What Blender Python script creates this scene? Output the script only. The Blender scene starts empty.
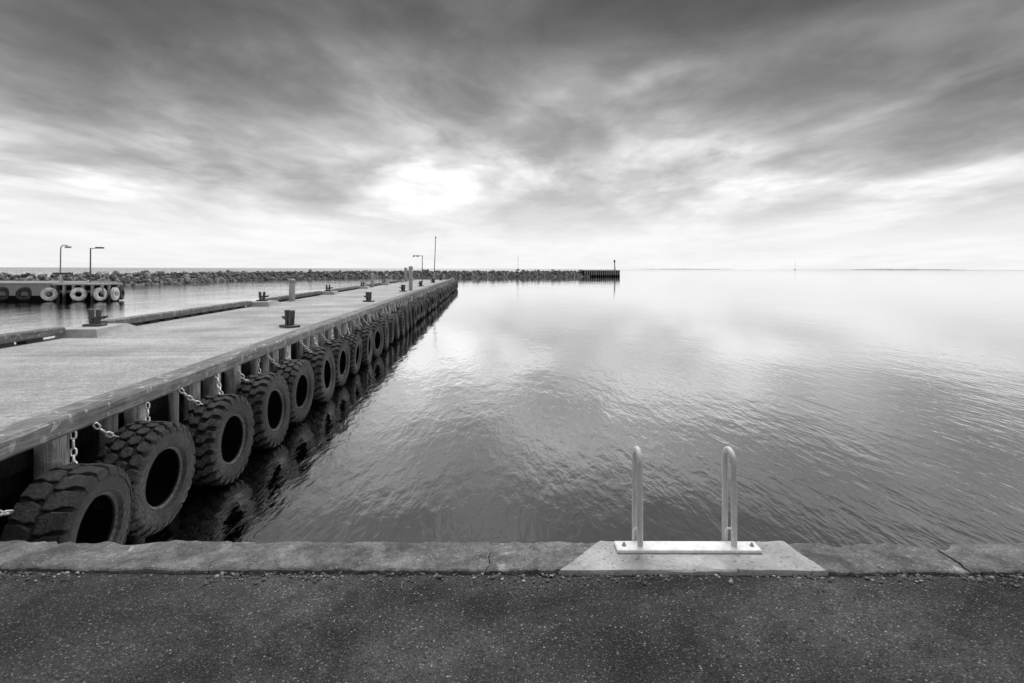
import bpy, math, random
from math import sin, cos, pi, radians, sqrt, atan2, exp
from mathutils import Vector, Matrix, noise as mnoise

random.seed(11)
SC = bpy.context.scene
COL = SC.collection
F = 540.0                      # focal length in pixels of a 1024-wide frame
CAM_H = 1.6
WATER_Z = -1.8

# ------------------------------------------------------------------ mesh builder
class MB:
    def __init__(self):
        self.v = []; self.f = []; self.mi = []; self.cur = 0
    def add(self, vs, fs, M=None):
        o = len(self.v)
        for p in vs:
            p = Vector(p)
            self.v.append(M @ p if M is not None else p)
        for f in fs:
            self.f.append([i + o for i in f]); self.mi.append(self.cur)
    def box(self, x0, x1, y0, y1, z0, z1, M=None, bev=0.0):
        if bev <= 0:
            vs = [(x, y, z) for z in (z0, z1) for y in (y0, y1) for x in (x0, x1)]
            fs = [(0, 2, 3, 1), (4, 5, 7, 6), (0, 1, 5, 4), (2, 6, 7, 3), (0, 4, 6, 2), (1, 3, 7, 5)]
            self.add(vs, fs, M); return
        b = bev
        # chamfered box : loop of 8 points on four levels
        def ring(ix, iy, z):
            X0, X1, Y0, Y1 = x0 + ix, x1 - ix, y0 + iy, y1 - iy
            c = b if ix == 0 else 0.0
            return [(X0 + c, Y0, z), (X1 - c, Y0, z), (X1, Y0 + c, z), (X1, Y1 - c, z),
                    (X1 - c, Y1, z), (X0 + c, Y1, z), (X0, Y1 - c, z), (X0, Y0 + c, z)]
        def ring2(z):
            X0, X1, Y0, Y1 = x0 + b, x1 - b, y0 + b, y1 - b
            c = b * 0.3
            return [(X0 + c, Y0, z), (X1 - c, Y0, z), (X1, Y0 + c, z), (X1, Y1 - c, z),
                    (X1 - c, Y1, z), (X0 + c, Y1, z), (X0, Y1 - c, z), (X0, Y0 + c, z)]
        vs = ring2(z0) + ring(0, 0, z0 + b) + ring(0, 0, z1 - b) + ring2(z1)
        fs = [tuple(reversed(range(8)))]
        for k in range(3):
            for i in range(8):
                j = (i + 1) % 8
                fs.append((k * 8 + i, k * 8 + j, k * 8 + 8 + j, k * 8 + 8 + i))
        fs.append(tuple(range(24, 32)))
        self.add(vs, fs, M)
    def tube(self, pts, r, n=10, cap=True, M=None, closed=False):
        pts = [Vector(p) for p in pts]; m = len(pts)
        rr = r if isinstance(r, (list, tuple)) else [r] * m
        vs = []; fs = []; up = None
        for i, p in enumerate(pts):
            if closed: t = pts[(i + 1) % m] - pts[i - 1]
            else: t = pts[min(i + 1, m - 1)] - pts[max(i - 1, 0)]
            t.normalize()
            if up is None:
                up = Vector((0, 0, 1)) if abs(t.z) < 0.9 else Vector((1, 0, 0))
            a = t.cross(up)
            if a.length < 1e-5: a = t.cross(Vector((0.3, 1, 0.2)))
            a.normalize(); b = a.cross(t).normalized(); up = b
            for k in range(n):
                q = 2 * pi * k / n
                vs.append(p + rr[i] * (cos(q) * a + sin(q) * b))
        last = m if closed else m - 1
        for i in range(last):
            j = (i + 1) % m
            for k in range(n):
                l = (k + 1) % n
                fs.append((i * n + k, i * n + l, j * n + l, j * n + k))
        if cap and not closed:
            fs.append(tuple(reversed(range(n)))); fs.append(tuple(range((m - 1) * n, m * n)))
        self.add(vs, fs, M)
    def revolve(self, prof, n=24, M=None, closed=False, cap=True):
        # prof : list of (r, z); revolved round z
        m = len(prof); vs = []; fs = []
        for k in range(n):
            q = 2 * pi * k / n
            for (r, z) in prof: vs.append((r * cos(q), r * sin(q), z))
        for k in range(n):
            l = (k + 1) % n
            for i in range(m if closed else m - 1):
                j = (i + 1) % m
                fs.append((k * m + i, l * m + i, l * m + j, k * m + j))
        if cap and not closed:
            if prof[0][0] > 1e-6: fs.append(tuple(reversed([k * m for k in range(n)])))
            if prof[-1][0] > 1e-6: fs.append(tuple(k * m + m - 1 for k in range(n)))
        self.add(vs, fs, M)
    def build(self, name, mats, parent=None, smooth=35, loc=None):
        me = bpy.data.meshes.new(name)
        me.from_pydata([tuple(p) for p in self.v], [], self.f)
        if not isinstance(mats, (list, tuple)): mats = [mats]
        for m in mats: me.materials.append(m)
        if len(mats) > 1: me.polygons.foreach_set('material_index', self.mi)
        me.validate(); me.update()
        if smooth:
            me.shade_smooth(); me.set_sharp_from_angle(angle=radians(smooth))
        o = bpy.data.objects.new(name, me); COL.objects.link(o)
        if parent is not None: o.parent = parent
        if loc is not None: o.location = loc
        return o

def empty(name, loc=(0, 0, 0), rot=(0, 0, 0)):
    o = bpy.data.objects.new(name, None); COL.objects.link(o)
    o.location = loc; o.rotation_euler = rot; o.empty_display_size = 0.2
    return o
def tag(o, label=None, cat=None, group=None, kind=None):
    if label: o['label'] = label
    if cat: o['category'] = cat
    if group: o['group'] = group
    if kind: o['kind'] = kind
    return o
KIDS = {}
def copy_tree(o, parent=None):
    c = o.copy(); COL.objects.link(c)
    if parent is not None: c.parent = parent
    for ch in [x for x in o.children]: copy_tree(ch, c)
    return c
def fbm(x, y=0.0, z=0.0, o=4):
    return mnoise.fractal(Vector((x, y, z)), 1.0, 2.0, o)
UNITS = ['', 'first', 'second', 'third', 'fourth', 'fifth', 'sixth', 'seventh', 'eighth', 'ninth', 'tenth', 'eleventh',
         'twelfth', 'thirteenth', 'fourteenth', 'fifteenth', 'sixteenth', 'seventeenth', 'eighteenth', 'nineteenth']
TENS = {2: ('twentieth', 'twenty'), 3: ('thirtieth', 'thirty'), 4: ('fortieth', 'forty'), 5: ('fiftieth', 'fifty'), 6: ('sixtieth', 'sixty')}
def ordinal(n):
    if n < 20: return UNITS[n]
    t, u = divmod(n, 10)
    return TENS[t][0] if u == 0 else TENS[t][1] + '-' + UNITS[u]

# ------------------------------------------------------------------ node helper
class NT:
    def __init__(self, tree):
        self.t = tree; self.n = tree.nodes; self.l = tree.links
    def node(self, typ, **kw):
        nd = self.n.new(typ)
        for k, v in kw.items(): setattr(nd, k, v)
        return nd
    def put(self, sock, v):
        if hasattr(v, 'is_linked') or isinstance(v, bpy.types.NodeSocket): self.l.new(v, sock)
        else: sock.default_value = v
    def m(self, op, a, b=None, c=None, clamp=False):
        nd = self.node('ShaderNodeMath', operation=op, use_clamp=clamp)
        self.put(nd.inputs[0], a)
        if b is not None: self.put(nd.inputs[1], b)
        if c is not None: self.put(nd.inputs[2], c)
        return nd.outputs[0]
    def add(self, *a):
        r = a[0]
        for x in a[1:]: r = self.m('ADD', r, x)
        return r
    def mul(self, *a):
        r = a[0]
        for x in a[1:]: r = self.m('MULTIPLY', r, x)
        return r
    def sub(self, a, b): return self.m('SUBTRACT', a, b)
    def rng(self, v, a, b, c=0.0, d=1.0, smooth=False):
        nd = self.node('ShaderNodeMapRange'); nd.clamp = True
        if smooth: nd.interpolation_type = 'SMOOTHSTEP'
        self.put(nd.inputs[0], v)
        for i, x in enumerate((a, b, c, d)): self.put(nd.inputs[i + 1], x)
        return nd.outputs[0]
    def xyz(self, v):
        nd = self.node('ShaderNodeSeparateXYZ'); self.put(nd.inputs[0], v); return nd.outputs
    def vec(self, x, y, z=0.0):
        nd = self.node('ShaderNodeCombineXYZ')
        for i, a in enumerate((x, y, z)): self.put(nd.inputs[i], a)
        return nd.outputs[0]
    def mapping(self, v, scale=(1, 1, 1), rot=(0, 0, 0), loc=(0, 0, 0)):
        nd = self.node('ShaderNodeMapping')
        self.put(nd.inputs[0], v); nd.inputs[1].default_value = loc
        nd.inputs[2].default_value = rot; nd.inputs[3].default_value = scale
        return nd.outputs[0]
    def noise(self, v, scale, detail=4, rough=0.55, dist=0.0, color=False):
        nd = self.node('ShaderNodeTexNoise'); nd.noise_dimensions = '3D'
        self.put(nd.inputs['Vector'], v); self.put(nd.inputs['Scale'], scale)
        nd.inputs['Detail'].default_value = detail; nd.inputs['Roughness'].default_value = rough
        nd.inputs['Distortion'].default_value = dist
        return nd.outputs['Color' if color else 'Fac']
    def voro(self, v, scale, feature='F1', out='Distance', rand=1.0):
        nd = self.node('ShaderNodeTexVoronoi', feature=feature)
        self.put(nd.inputs['Vector'], v); nd.inputs['Scale'].default_value = scale
        nd.inputs['Randomness'].default_value = rand
        return nd.outputs[out]
    def add_vec(self, a, b_, k):
        n1 = self.node('ShaderNodeVectorMath', operation='SCALE'); self.put(n1.inputs[0], b_); n1.inputs['Scale'].default_value = k
        n2 = self.node('ShaderNodeVectorMath', operation='ADD'); self.put(n2.inputs[0], a); self.put(n2.inputs[1], n1.outputs[0]); return n2.outputs[0]
    def grey(self, v):
        nd = self.node('ShaderNodeCombineColor')
        for i in range(3): self.put(nd.inputs[i], v)
        return nd.outputs[0]
    def bump(self, h, strength=0.5, dist=0.01, normal=None):
        nd = self.node('ShaderNodeBump')
        nd.inputs['Strength'].default_value = strength; nd.inputs['Distance'].default_value = dist
        self.put(nd.inputs['Height'], h)
        if normal is not None: self.put(nd.inputs['Normal'], normal)
        return nd.outputs[0]
    def coord(self, which='Object'):
        nd = self.node('ShaderNodeTexCoord'); return nd.outputs[which]
    def rand_coord(self):
        c = self.coord('Object')
        oi = self.node('ShaderNodeObjectInfo')
        off = self.vec(self.mul(oi.outputs['Random'], 37.0), self.mul(oi.outputs['Random'], 91.0), self.mul(oi.outputs['Random'], 53.0))
        nd = self.node('ShaderNodeVectorMath', operation='ADD')
        self.put(nd.inputs[0], c); self.put(nd.inputs[1], off)
        return nd.outputs[0], oi.outputs['Random']

def material(name, fn):
    m = bpy.data.materials.new(name); m.use_nodes = True
    t = NT(m.node_tree)
    b = m.node_tree.nodes['Principled BSDF']
    fn(t, b)
    return m

def std(name, lo, hi, rough=0.8, scale=6.0, bump=0.3, bdist=0.01, metallic=0.0, world=False, stretch=(1, 1, 1), rvar=0.25, fine=60.0, spec=0.5):
    def fn(t, b):
        if world: c = t.coord('Object'); r = 0.5
        else: c, r = t.rand_coord()
        c = t.mapping(c, scale=stretch)
        n1 = t.noise(c, scale, 5, 0.6)
        n2 = t.noise(c, fine, 3, 0.6)
        mix = t.add(t.mul(t.rng(n1, 0.3, 0.7), 0.65), t.mul(t.rng(n2, 0.3, 0.7), 0.35))
        val = t.rng(mix, 0, 1, lo, hi)
        if not world: val = t.mul(val, t.rng(r, 0, 1, 1 - rvar, 1 + rvar))
        t.put(b.inputs['Base Color'], t.grey(val))
        b.inputs['Roughness'].default_value = rough; b.inputs['Metallic'].default_value = metallic
        b.inputs['Specular IOR Level'].default_value = spec
        h = t.add(t.mul(n1, 0.5), t.mul(n2, 0.5))
        t.put(b.inputs['Normal'], t.bump(h, bump, bdist))
    return material(name, fn)

M = {}
# ---- asphalt
def _asphalt(t, b):
    c = t.coord('Object')
    big = t.noise(c, 0.9, 4, 0.6, 0.4)
    mid = t.noise(c, 7, 4, 0.65)
    vd = t.voro(c, 85, 'F1', 'Distance')
    vc = t.xyz(t.voro(c, 85, 'F1', 'Color'))
    vd2 = t.voro(c, 170, 'F1', 'Distance'); vc2 = t.xyz(t.voro(c, 170, 'F1', 'Color'))
    gr = t.noise(c, 230, 2, 0.7)
    base = t.rng(big, 0.40, 0.60, 0.007, 0.048)
    base = t.mul(base, t.rng(vc[2], 0.0, 0.5, 0.45, 1.1))
    base = t.mul(base, t.rng(mid, 0.3, 0.7, 0.65, 1.35), t.rng(gr, 0.3, 0.7, 0.4, 1.6))
    s1 = t.mul(t.m('POWER', vc[0], 3.0), t.rng(vd, 0.25, 0.5, 1.0, 0.0), t.rng(mid, 0.3, 0.7, 0.6, 1.3))
    s2 = t.mul(t.m('POWER', vc2[0], 4.0), t.rng(vd2, 0.25, 0.5, 1.0, 0.0))
    s3 = t.mul(t.m('GREATER_THAN', vc[1], 0.972), t.rng(vd, 0.3, 0.5, 1.0, 0.0))
    val = t.add(base, t.mul(s1, 0.15, t.rng(big, 0.35, 0.65, 0.55, 1.2)), t.mul(s2, 0.11), t.mul(s3, 0.16))
    t.put(b.inputs['Base Color'], t.grey(val))
    b.inputs['Roughness'].default_value = 0.85
    b.inputs['Specular IOR Level'].default_value = 0.3
    h = t.add(t.mul(t.rng(vd, 0.0, 0.6, 1.0, 0.0), 0.6), t.mul(gr, 0.4), t.mul(mid, 0.8))
    t.put(b.inputs['Normal'], t.bump(h, 1.0, 0.009))
M['asphalt'] = material('asphalt', _asphalt)
# ---- kerb concrete
def _kerb(t, b):
    c, r = t.rand_coord()
    n1 = t.noise(c, 4.0, 5, 0.65, 0.6); n2 = t.noise(c, 22, 5, 0.75); n3 = t.noise(c, 100, 3, 0.75)
    vd = t.voro(c, 62, 'F1', 'Distance'); vc = t.xyz(t.voro(c, 62, 'F1', 'Color'))
    val = t.rng(n1, 0.36, 0.64, 0.05, 0.15)
    val = t.mul(val, t.rng(n2, 0.3, 0.7, 0.5, 1.5), t.rng(n3, 0.3, 0.7, 0.6, 1.4), t.rng(r, 0, 1, 0.8, 1.2))
    st = t.mul(t.rng(vc[0], 0.8, 1.0), t.rng(vd, 0.2, 0.42, 1.0, 0.0))
    light = t.rng(t.noise(c, 3.1, 6, 0.7, 1.5), 0.6, 0.68)
    val = t.add(val, t.mul(st, 0.16), t.mul(light, 0.16))
    crk = t.voro(t.mapping(t.add_vec(c, t.noise(c, 9, 3, 0.6, 0, color=True), 0.12), scale=(1, 1, 1)), 1.6, 'DISTANCE_TO_EDGE', 'Distance')
    crm = t.mul(t.rng(crk, 0.0, 0.006, 0.8, 0.0), t.rng(t.noise(c, 2.2, 2), 0.52, 0.56))
    val = t.mul(val, t.rng(crm, 0, 1, 1.0, 0.15))
    t.put(b.inputs['Base Color'], t.grey(val)); b.inputs['Roughness'].default_value = 0.9
    h = t.add(t.mul(n2, 0.7), t.mul(n3, 0.35), t.mul(t.rng(vd, 0.0, 0.5, 1, 0), 0.3), t.mul(n1, 0.6), t.mul(crm, -1.0))
    t.put(b.inputs['Normal'], t.bump(h, 0.7, 0.012))
M['kerb'] = material('kerb_concrete', _kerb)
def _patch(t, b):
    c = t.coord('Object')
    n1 = t.noise(c, 5, 5, 0.6); n2 = t.noise(c, 55, 4, 0.7); n3 = t.noise(c, 240, 2, 0.6)
    val = t.mul(t.rng(n1, 0.32, 0.68, 0.22, 0.40), t.rng(n2, 0.3, 0.7, 0.85, 1.12), t.rng(n3, 0.3, 0.7, 0.85, 1.12))
    pits = t.mul(t.rng(t.noise(c, 42, 3, 0.7), 0.56, 0.64), t.rng(t.noise(c, 6, 2), 0.42, 0.56))
    val = t.mul(val, t.rng(pits, 0, 1, 1.0, 0.4))
    t.put(b.inputs['Base Color'], t.grey(val)); b.inputs['Roughness'].default_value = 0.9
    t.put(b.inputs['Normal'], t.bump(t.add(n2, t.mul(n3, 0.5)), 0.5, 0.006))
M['patch'] = material('fresh_concrete', _patch)
M['dirt'] = std('seam_dirt', 0.008, 0.035, 0.95, 16, 1.0, 0.03, world=True, fine=120)
M['gravel'] = std('gravel', 0.02, 0.13, 0.9, 14, 0.4, 0.004, world=True, fine=90)
M['light_gravel'] = std('light_gravel', 0.12, 0.34, 0.9, 14, 0.4, 0.004, world=True, fine=90)
M['quaywall'] = std('quay_wall_concrete', 0.03, 0.12, 0.9, 1.5, 0.6, 0.02, world=True, fine=30)
# ---- timber beam (long axis local Y)
def wood(name, lo, hi, axis='Y', rough=0.85, pale=0.0, spec=0.3):
    def fn(t, b):
        c, r = t.rand_coord()
        s = {'X': (0.35, 9, 9), 'Y': (9, 0.35, 9), 'Z': (9, 9, 0.5)}[axis]
        g = t.noise(t.mapping(c, scale=s), 2.4, 6, 0.65, 0.4)
        g2 = t.noise(t.mapping(c, scale=s), 9.0, 3, 0.7)
        n = t.noise(c, 3.0, 5, 0.65)
        val = t.rng(t.add(t.mul(g, 0.5), t.mul(n, 0.35), t.mul(g2, 0.15)), 0.36, 0.66, lo, hi)
        val = t.mul(val, t.rng(g2, 0.3, 0.7, 0.75, 1.25), t.rng(r, 0, 1, 0.8, 1.2))
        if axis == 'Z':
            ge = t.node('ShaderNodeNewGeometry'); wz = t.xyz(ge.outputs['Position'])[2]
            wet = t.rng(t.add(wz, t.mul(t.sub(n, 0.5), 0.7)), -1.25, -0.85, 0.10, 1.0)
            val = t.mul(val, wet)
        if pale: val = t.add(val, t.mul(wet, 1.0) if False else 0.0, t.mul(t.rng(t.noise(c, 5.5, 6, 0.7, 0.8), 0.55, 0.66), pale, wet if axis == 'Z' else 1.0))
        t.put(b.inputs['Base Color'], t.grey(val)); b.inputs['Roughness'].default_value = rough
        b.inputs['Specular IOR Level'].default_value = spec
        t.put(b.inputs['Normal'], t.bump(t.add(g, t.mul(g2, 0.6)), 0.6, 0.012))
    return material(name, fn)
M['beam'] = wood('kerb_beam_timber', 0.06, 0.26, 'Y', pale=0.22)
M['beam_end'] = wood('kerb_beam_end_timber', 0.10, 0.28, 'X', pale=0.12)
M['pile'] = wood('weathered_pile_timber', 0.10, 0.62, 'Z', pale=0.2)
M['dark_timber'] = wood('dark_wet_shaded_timber', 0.006, 0.03, 'Z', rough=0.8, spec=0.1)  # near black; on the deck edge this colour stands in for shade
M['block'] = wood('spacer_timber', 0.02, 0.06, 'Y', spec=0.2)
M['grey_timber'] = wood('grey_timber', 0.10, 0.42, 'Z')
# ---- pier deck : worn planks running across
def _deck(t, b):
    c = t.coord('Object')
    x, y, z = t.xyz(c)
    row = t.m('FLOOR', t.m('DIVIDE', y, 0.19))
    fr = t.m('FRACT', t.m('DIVIDE', y, 0.19))
    wn = t.node('ShaderNodeTexWhiteNoise'); wn.noise_dimensions = '1D'; t.put(wn.inputs['W'], row)
    g = t.noise(t.vec(t.mul(x, 1.1), t.mul(y, 26), t.mul(row, 0.37)), 1.0, 5, 0.65)
    n = t.noise(c, 0.45, 5, 0.6); n2 = t.noise(c, 28, 4, 0.7)
    bn = t.noise(c, 130, 2, 0.7)
    val = t.rng(n, 0.32, 0.68, 0.27, 0.47)
    val = t.mul(val, t.rng(wn.outputs['Value'], 0, 1, 0.9, 1.08), t.rng(g, 0.25, 0.75, 0.92, 1.06), t.rng(n2, 0.3, 0.7, 0.6, 1.35), t.rng(bn, 0.3, 0.7, 0.55, 1.4), t.rng(t.noise(c, 60, 3, 0.8), 0.3, 0.7, 0.65, 1.3), t.rng(t.noise(c, 7, 4, 0.7), 0.3, 0.7, 0.85, 1.12))
    edge = t.m('ABSOLUTE', t.sub(fr, 0.5))
    gap = t.rng(edge, 0.455, 0.495)
    val = t.mul(val, t.rng(gap, 0, 1, 1.0, 0.62))
    # dirty, darker strip beside the outer kerb
    dirt = t.mul(t.rng(x, -5.9, -4.9), t.rng(t.noise(t.vec(t.mul(x, 2), t.mul(y, 0.5), 0.0), 1.2, 5, 0.7), 0.4, 0.62))
    val = t.mul(val, t.rng(dirt, 0, 1, 1.0, 0.62))
    t.put(b.inputs['Base Color'], t.grey(val)); b.inputs['Roughness'].default_value = 0.85
    b.inputs['Specular IOR Level'].default_value = 0.3
    t.put(b.inputs['Normal'], t.bump(t.add(t.mul(gap, -1.0), t.mul(g, 0.5), t.mul(n2, 0.4)), 0.5, 0.01))
M['deck'] = material('pier_deck_planks', _deck)
M['pad'] = std('pad_concrete', 0.26, 0.40, 0.9, 4, 0.4, 0.01, fine=40, rvar=0.1)
# ---- rubber
def rubber(name, lo, hi, growth):
    def fn(t, b):
        c, r = t.rand_coord()
        o = t.xyz(t.coord('Object'))
        n1 = t.noise(c, 4, 5, 0.65, 0.5); n2 = t.noise(c, 26, 4, 0.7); n3 = t.noise(c, 110, 2, 0.6)
        val = t.rng(n1, 0.3, 0.7, lo, hi)
        val = t.mul(val, t.rng(n2, 0.3, 0.7, 0.35, 1.8), t.rng(n3, 0.3, 0.7, 0.6, 1.4), t.rng(r, 0, 1, 0.65, 1.35))
        # salt and barnacle crust low on the tyre
        low = t.mul(t.rng(t.add(o[2], t.mul(t.sub(n1, 0.5), 0.9)), -0.15, -0.6), t.rng(n2, 0.42, 0.64))
        val = t.add(val, t.mul(low, growth))
        sp = t.rng(t.noise(c, 45, 3, 0.7, 1.0), 0.63, 0.72)
        val = t.add(val, t.mul(sp, growth * 0.8))
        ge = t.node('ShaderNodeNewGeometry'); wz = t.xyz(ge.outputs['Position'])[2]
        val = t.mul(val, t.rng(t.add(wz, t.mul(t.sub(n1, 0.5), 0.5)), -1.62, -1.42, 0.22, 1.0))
        t.put(b.inputs['Base Color'], t.grey(val)); b.inputs['Roughness'].default_value = 0.6
        b.inputs['Specular IOR Level'].default_value = 0.28
        t.put(b.inputs['Normal'], t.bump(t.add(n2, t.mul(n3, 0.6), n1), 0.9, 0.02))
    return material(name, fn)
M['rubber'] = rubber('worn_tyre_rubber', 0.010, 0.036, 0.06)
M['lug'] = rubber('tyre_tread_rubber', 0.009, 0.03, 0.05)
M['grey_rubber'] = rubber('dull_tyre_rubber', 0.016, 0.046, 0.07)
M['liner_groove_shade'] = std('tyre_inside_groove_shade', 0.008, 0.02, 0.8, 8, 0.3, 0.01, spec=0.2)  # tyre inside, and the shade painted into the tread grooves
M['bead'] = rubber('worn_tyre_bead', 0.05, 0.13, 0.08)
M['white_rubber'] = std('white_painted_rubber', 0.22, 0.78, 0.7, 3, 0.3, 0.02, fine=12, rvar=0.12)
M['galv'] = std('galvanised_chain', 0.28, 0.7, 0.5, 20, 0.3, 0.004, metallic=0.3, fine=80)
M['iron'] = std('black_painted_iron', 0.02, 0.085, 0.55, 8, 0.4, 0.01, fine=40)
M['alu'] = std('brushed_aluminium', 0.26, 0.72, 0.6, 7, 0.2, 0.002, metallic=0.1, stretch=(6, 6, 0.8), fine=60, rvar=0.05)
M['white'] = std('white_paint', 0.45, 0.8, 0.6, 9, 0.25, 0.004, fine=50, rvar=0.05)
M['grey_paint'] = std('grey_paint', 0.2, 0.36, 0.6, 5, 0.2, 0.004, fine=40)
M['pole'] = std('lamp_pole_steel', 0.06, 0.14, 0.5, 5, 0.2, 0.004, fine=40)
M['far_concrete'] = std('old_concrete', 0.14, 0.3, 0.9, 0.7, 0.5, 0.05, world=True, fine=5)
M['rock'] = std('armour_rock', 0.03, 0.30, 0.9, 1.1, 0.8, 0.12, fine=5, rvar=0.45)
M['rubble'] = std('rock_rubble', 0.03, 0.20, 0.9, 0.9, 0.9, 0.15, world=True, fine=4)
M['land'] = std('far_land', 0.2, 0.34, 0.95, 0.01, 0.0, 0.1, world=True, fine=0.05)

# ---- water
def water(name, amp, rough, body):
    def fn(t, b):
        c = t.coord('Object')
        x, y, z = t.xyz(c)
        dist = t.m('SQRT', t.add(t.mul(x, x), t.mul(y, y)))
        def layer(rotz, sx, sy, scale, det, rgh, dd, off):
            return t.noise(t.mapping(c, scale=(sx, sy, 1), rot=(0, 0, radians(rotz)), loc=(off, off * 1.7, off * 0.3)), scale, det, rgh, dd)
        a = layer(13, 1.0, 0.26, 2.6, 3, 0.5, 0.5, 3.1)       # crests running away from the quay
        a2 = layer(20, 1.0, 0.30, 6.5, 3, 0.55, 0.4, 8.3)
        a3 = layer(-24, 1.0, 0.4, 5.0, 2, 0.5, 0.3, 5.7)
        s = layer(30, 1.0, 0.7, 0.7, 2, 0.5, 0.0, 1.9)
        calm = t.rng(layer(0, 1.0, 0.5, 0.16, 2, 0.5, 0.0, 4.4), 0.35, 0.65, 0.55, 1.25)
        h = t.add(t.mul(a, 0.46), t.mul(a2, 0.40), t.mul(a3, 0.24), t.mul(s, 0.7))
        h = t.mul(h, calm)
        nd = t.node('ShaderNodeBump'); nd.inputs['Distance'].default_value = amp
        fade = t.rng(dist, 6, 30, 1.0, 0.28)
        b.inputs['Roughness'].default_value = rough
        basin = t.rng(t.add(x, t.mul(y, 0.0574)), -11.0, -13.0, 1.0, 4.0)      # wind-ruffled side of the pier
        fade = t.mul(fade, basin)
        t.put(nd.inputs['Strength'], fade); t.put(nd.inputs['Height'], h)
        t.put(b.inputs['Normal'], nd.outputs[0])
        b.inputs['Base Color'].default_value = (body, body, body, 1); b.inputs['Metallic'].default_value = 1.0
    return material(name, fn)
M['water'] = water('harbour_water', 0.032, 0.04, 0.78)
M['sea'] = water('open_sea_water', 0.4, 0.2, 0.5)

# ================================================================== CAMERA, SKY, SUN
cam = bpy.data.cameras.new('camera'); co = bpy.data.objects.new('camera', cam); COL.objects.link(co)
cam.sensor_width = 36.0; cam.sensor_fit = 'HORIZONTAL'; cam.lens = 36.0 * F / 1024.0
cam.shift_y = -(341.5 - 268.6) / 1024.0
cam.clip_start = 0.05; cam.clip_end = 40000
co.matrix_world = Matrix.Translation((0, 0, CAM_H)) @ Matrix.Rotation(radians(90), 4, 'X') @ Matrix.Rotation(radians(0.168), 4, 'Z')
SC.camera = co

SUN_EL, SUN_AZ = 58.0, 12.0     # azimuth measured from +Y towards +X
w = bpy.data.worlds.new('World'); SC.world = w; w.use_nodes = True
t = NT(w.node_tree)
bg = w.node_tree.nodes['Background']
sky = t.node('ShaderNodeTexSky', sky_type='NISHITA')
sky.sun_disc = False; sky.sun_elevation = radians(SUN_EL); sky.sun_rotation = radians(SUN_AZ)
bw = t.node('ShaderNodeRGBToBW'); t.l.new(sky.outputs[0], bw.inputs[0])
dirv = t.coord('Generated')
dx, dy, dz = t.xyz(dirv)
zc = t.m('MAXIMUM', dz, 0.0)
inv = t.m('DIVIDE', 1.0, t.add(zc, 0.10))
pl = t.vec(t.mul(dx, inv), t.mul(dy, inv), 0.0)              # position on a flat cloud layer
warp = t.noise(pl, 0.8, 3, 0.5, 0, color=True)
wv = t.node('ShaderNodeVectorMath', operation='SUBTRACT'); t.put(wv.inputs[0], warp); wv.inputs[1].default_value = (0.5, 0.5, 0.5)
ws = t.node('ShaderNodeVectorMath', operation='SCALE'); t.put(ws.inputs[0], wv.outputs[0]); ws.inputs['Scale'].default_value = 0.45
wa = t.node('ShaderNodeVectorMath', operation='ADD'); t.put(wa.inputs[0], pl); t.put(wa.inputs[1], ws.outputs[0])
cl1 = t.noise(t.mapping(wa.outputs[0], scale=(0.9, 0.48, 1), rot=(0, 0, radians(6)), loc=(2.3, 1.1, 0)), 1.0, 6, 0.55, 0.3)
cl2 = t.noise(t.mapping(wa.outputs[0], scale=(1.9, 1.3, 1), rot=(0, 0, radians(-10)), loc=(7.3, 4.1, 0)), 1.3, 6, 0.6, 0.15)
# direction on the forward half of the sky, gently warped so cloud banks have uneven outlines
dyc = t.m('MAXIMUM', dy, 0.04)
wv2 = t.xyz(t.noise(t.mapping(dirv, scale=(1, 1, 2.2)), 2.6, 4, 0.55, 0.2, color=True))
A = t.add(t.m('DIVIDE', dx, dyc), t.mul(t.sub(wv2[0], 0.5), 0.30))
T = t.add(t.m('DIVIDE', dz, dyc), t.mul(t.sub(wv2[1], 0.5), 0.14))
def blob(px, py, sx, sy, rot, wgt):
    a0, t0 = (px - 512) / F, (268.5 - py) / F
    ca, sa = cos(radians(rot)), sin(radians(rot))
    da, dt = t.sub(A, a0), t.sub(T, t0)
    # rot > 0 : bank falls towards the right
    u = t.m('DIVIDE', t.sub(t.mul(da, ca), t.mul(dt, sa)), sx / F)
    v = t.m('DIVIDE', t.add(t.mul(da, sa), t.mul(dt, ca)), sy / F)
    return t.mul(t.m('EXPONENT', t.mul(t.add(t.mul(u, u), t.mul(v, v)), -1.0)), wgt)
BLOBS = [(200, 80, 140, 34, 10, -0.85), (300, 100, 70, 30, 15, -0.5), (830, 80, 180, 36, -9, -1.1), (1010, 65, 90, 60, 0, -0.55),
         (560, 28, 55, 24, -10, -0.5), (600, 160, 80, 20, 8, -0.3), (250, 185, 130, 14, 10, -0.75), (372, 170, 30, 18, -20, -0.6),
         (520, 110, 70, 50, 0, -0.2), (930, 150, 110, 20, -8, -0.4), (60, 100, 60, 30, 6, -0.25),
         (422, 152, 40, 44, 15, 0.5), (50, 45, 150, 55, 6, -0.25), (960, 30, 160, 60, -6, -0.25), (360, 215, 90, 16, -6, 0.22), (40, 172, 120, 12, 6, 0.3), (130, 190, 70, 9, 8, 0.3),
         (655, 80, 60, 14, -30, 0.6), (560, 100, 50, 14, -35, 0.3), (660, 160, 90, 16, -8, 0.45), (330, 60, 90, 20, 14, 0.35), (820, 190, 120, 12, -5, 0.25), (690, 205, 40, 5, 2, -0.3), (545, 130, 62, 28, 0, 0.8), (760, 130, 60, 20, -8, -0.2)]
ssum = blob(*BLOBS[0])
for bl in BLOBS[1:]: ssum = t.add(ssum, blob(*bl))
cl3 = t.noise(t.mapping(wa.outputs[0], scale=(3.6, 2.8, 1), rot=(0, 0, radians(8)), loc=(1.3, 9.1, 0)), 1.4, 5, 0.62, 0.2)
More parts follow.
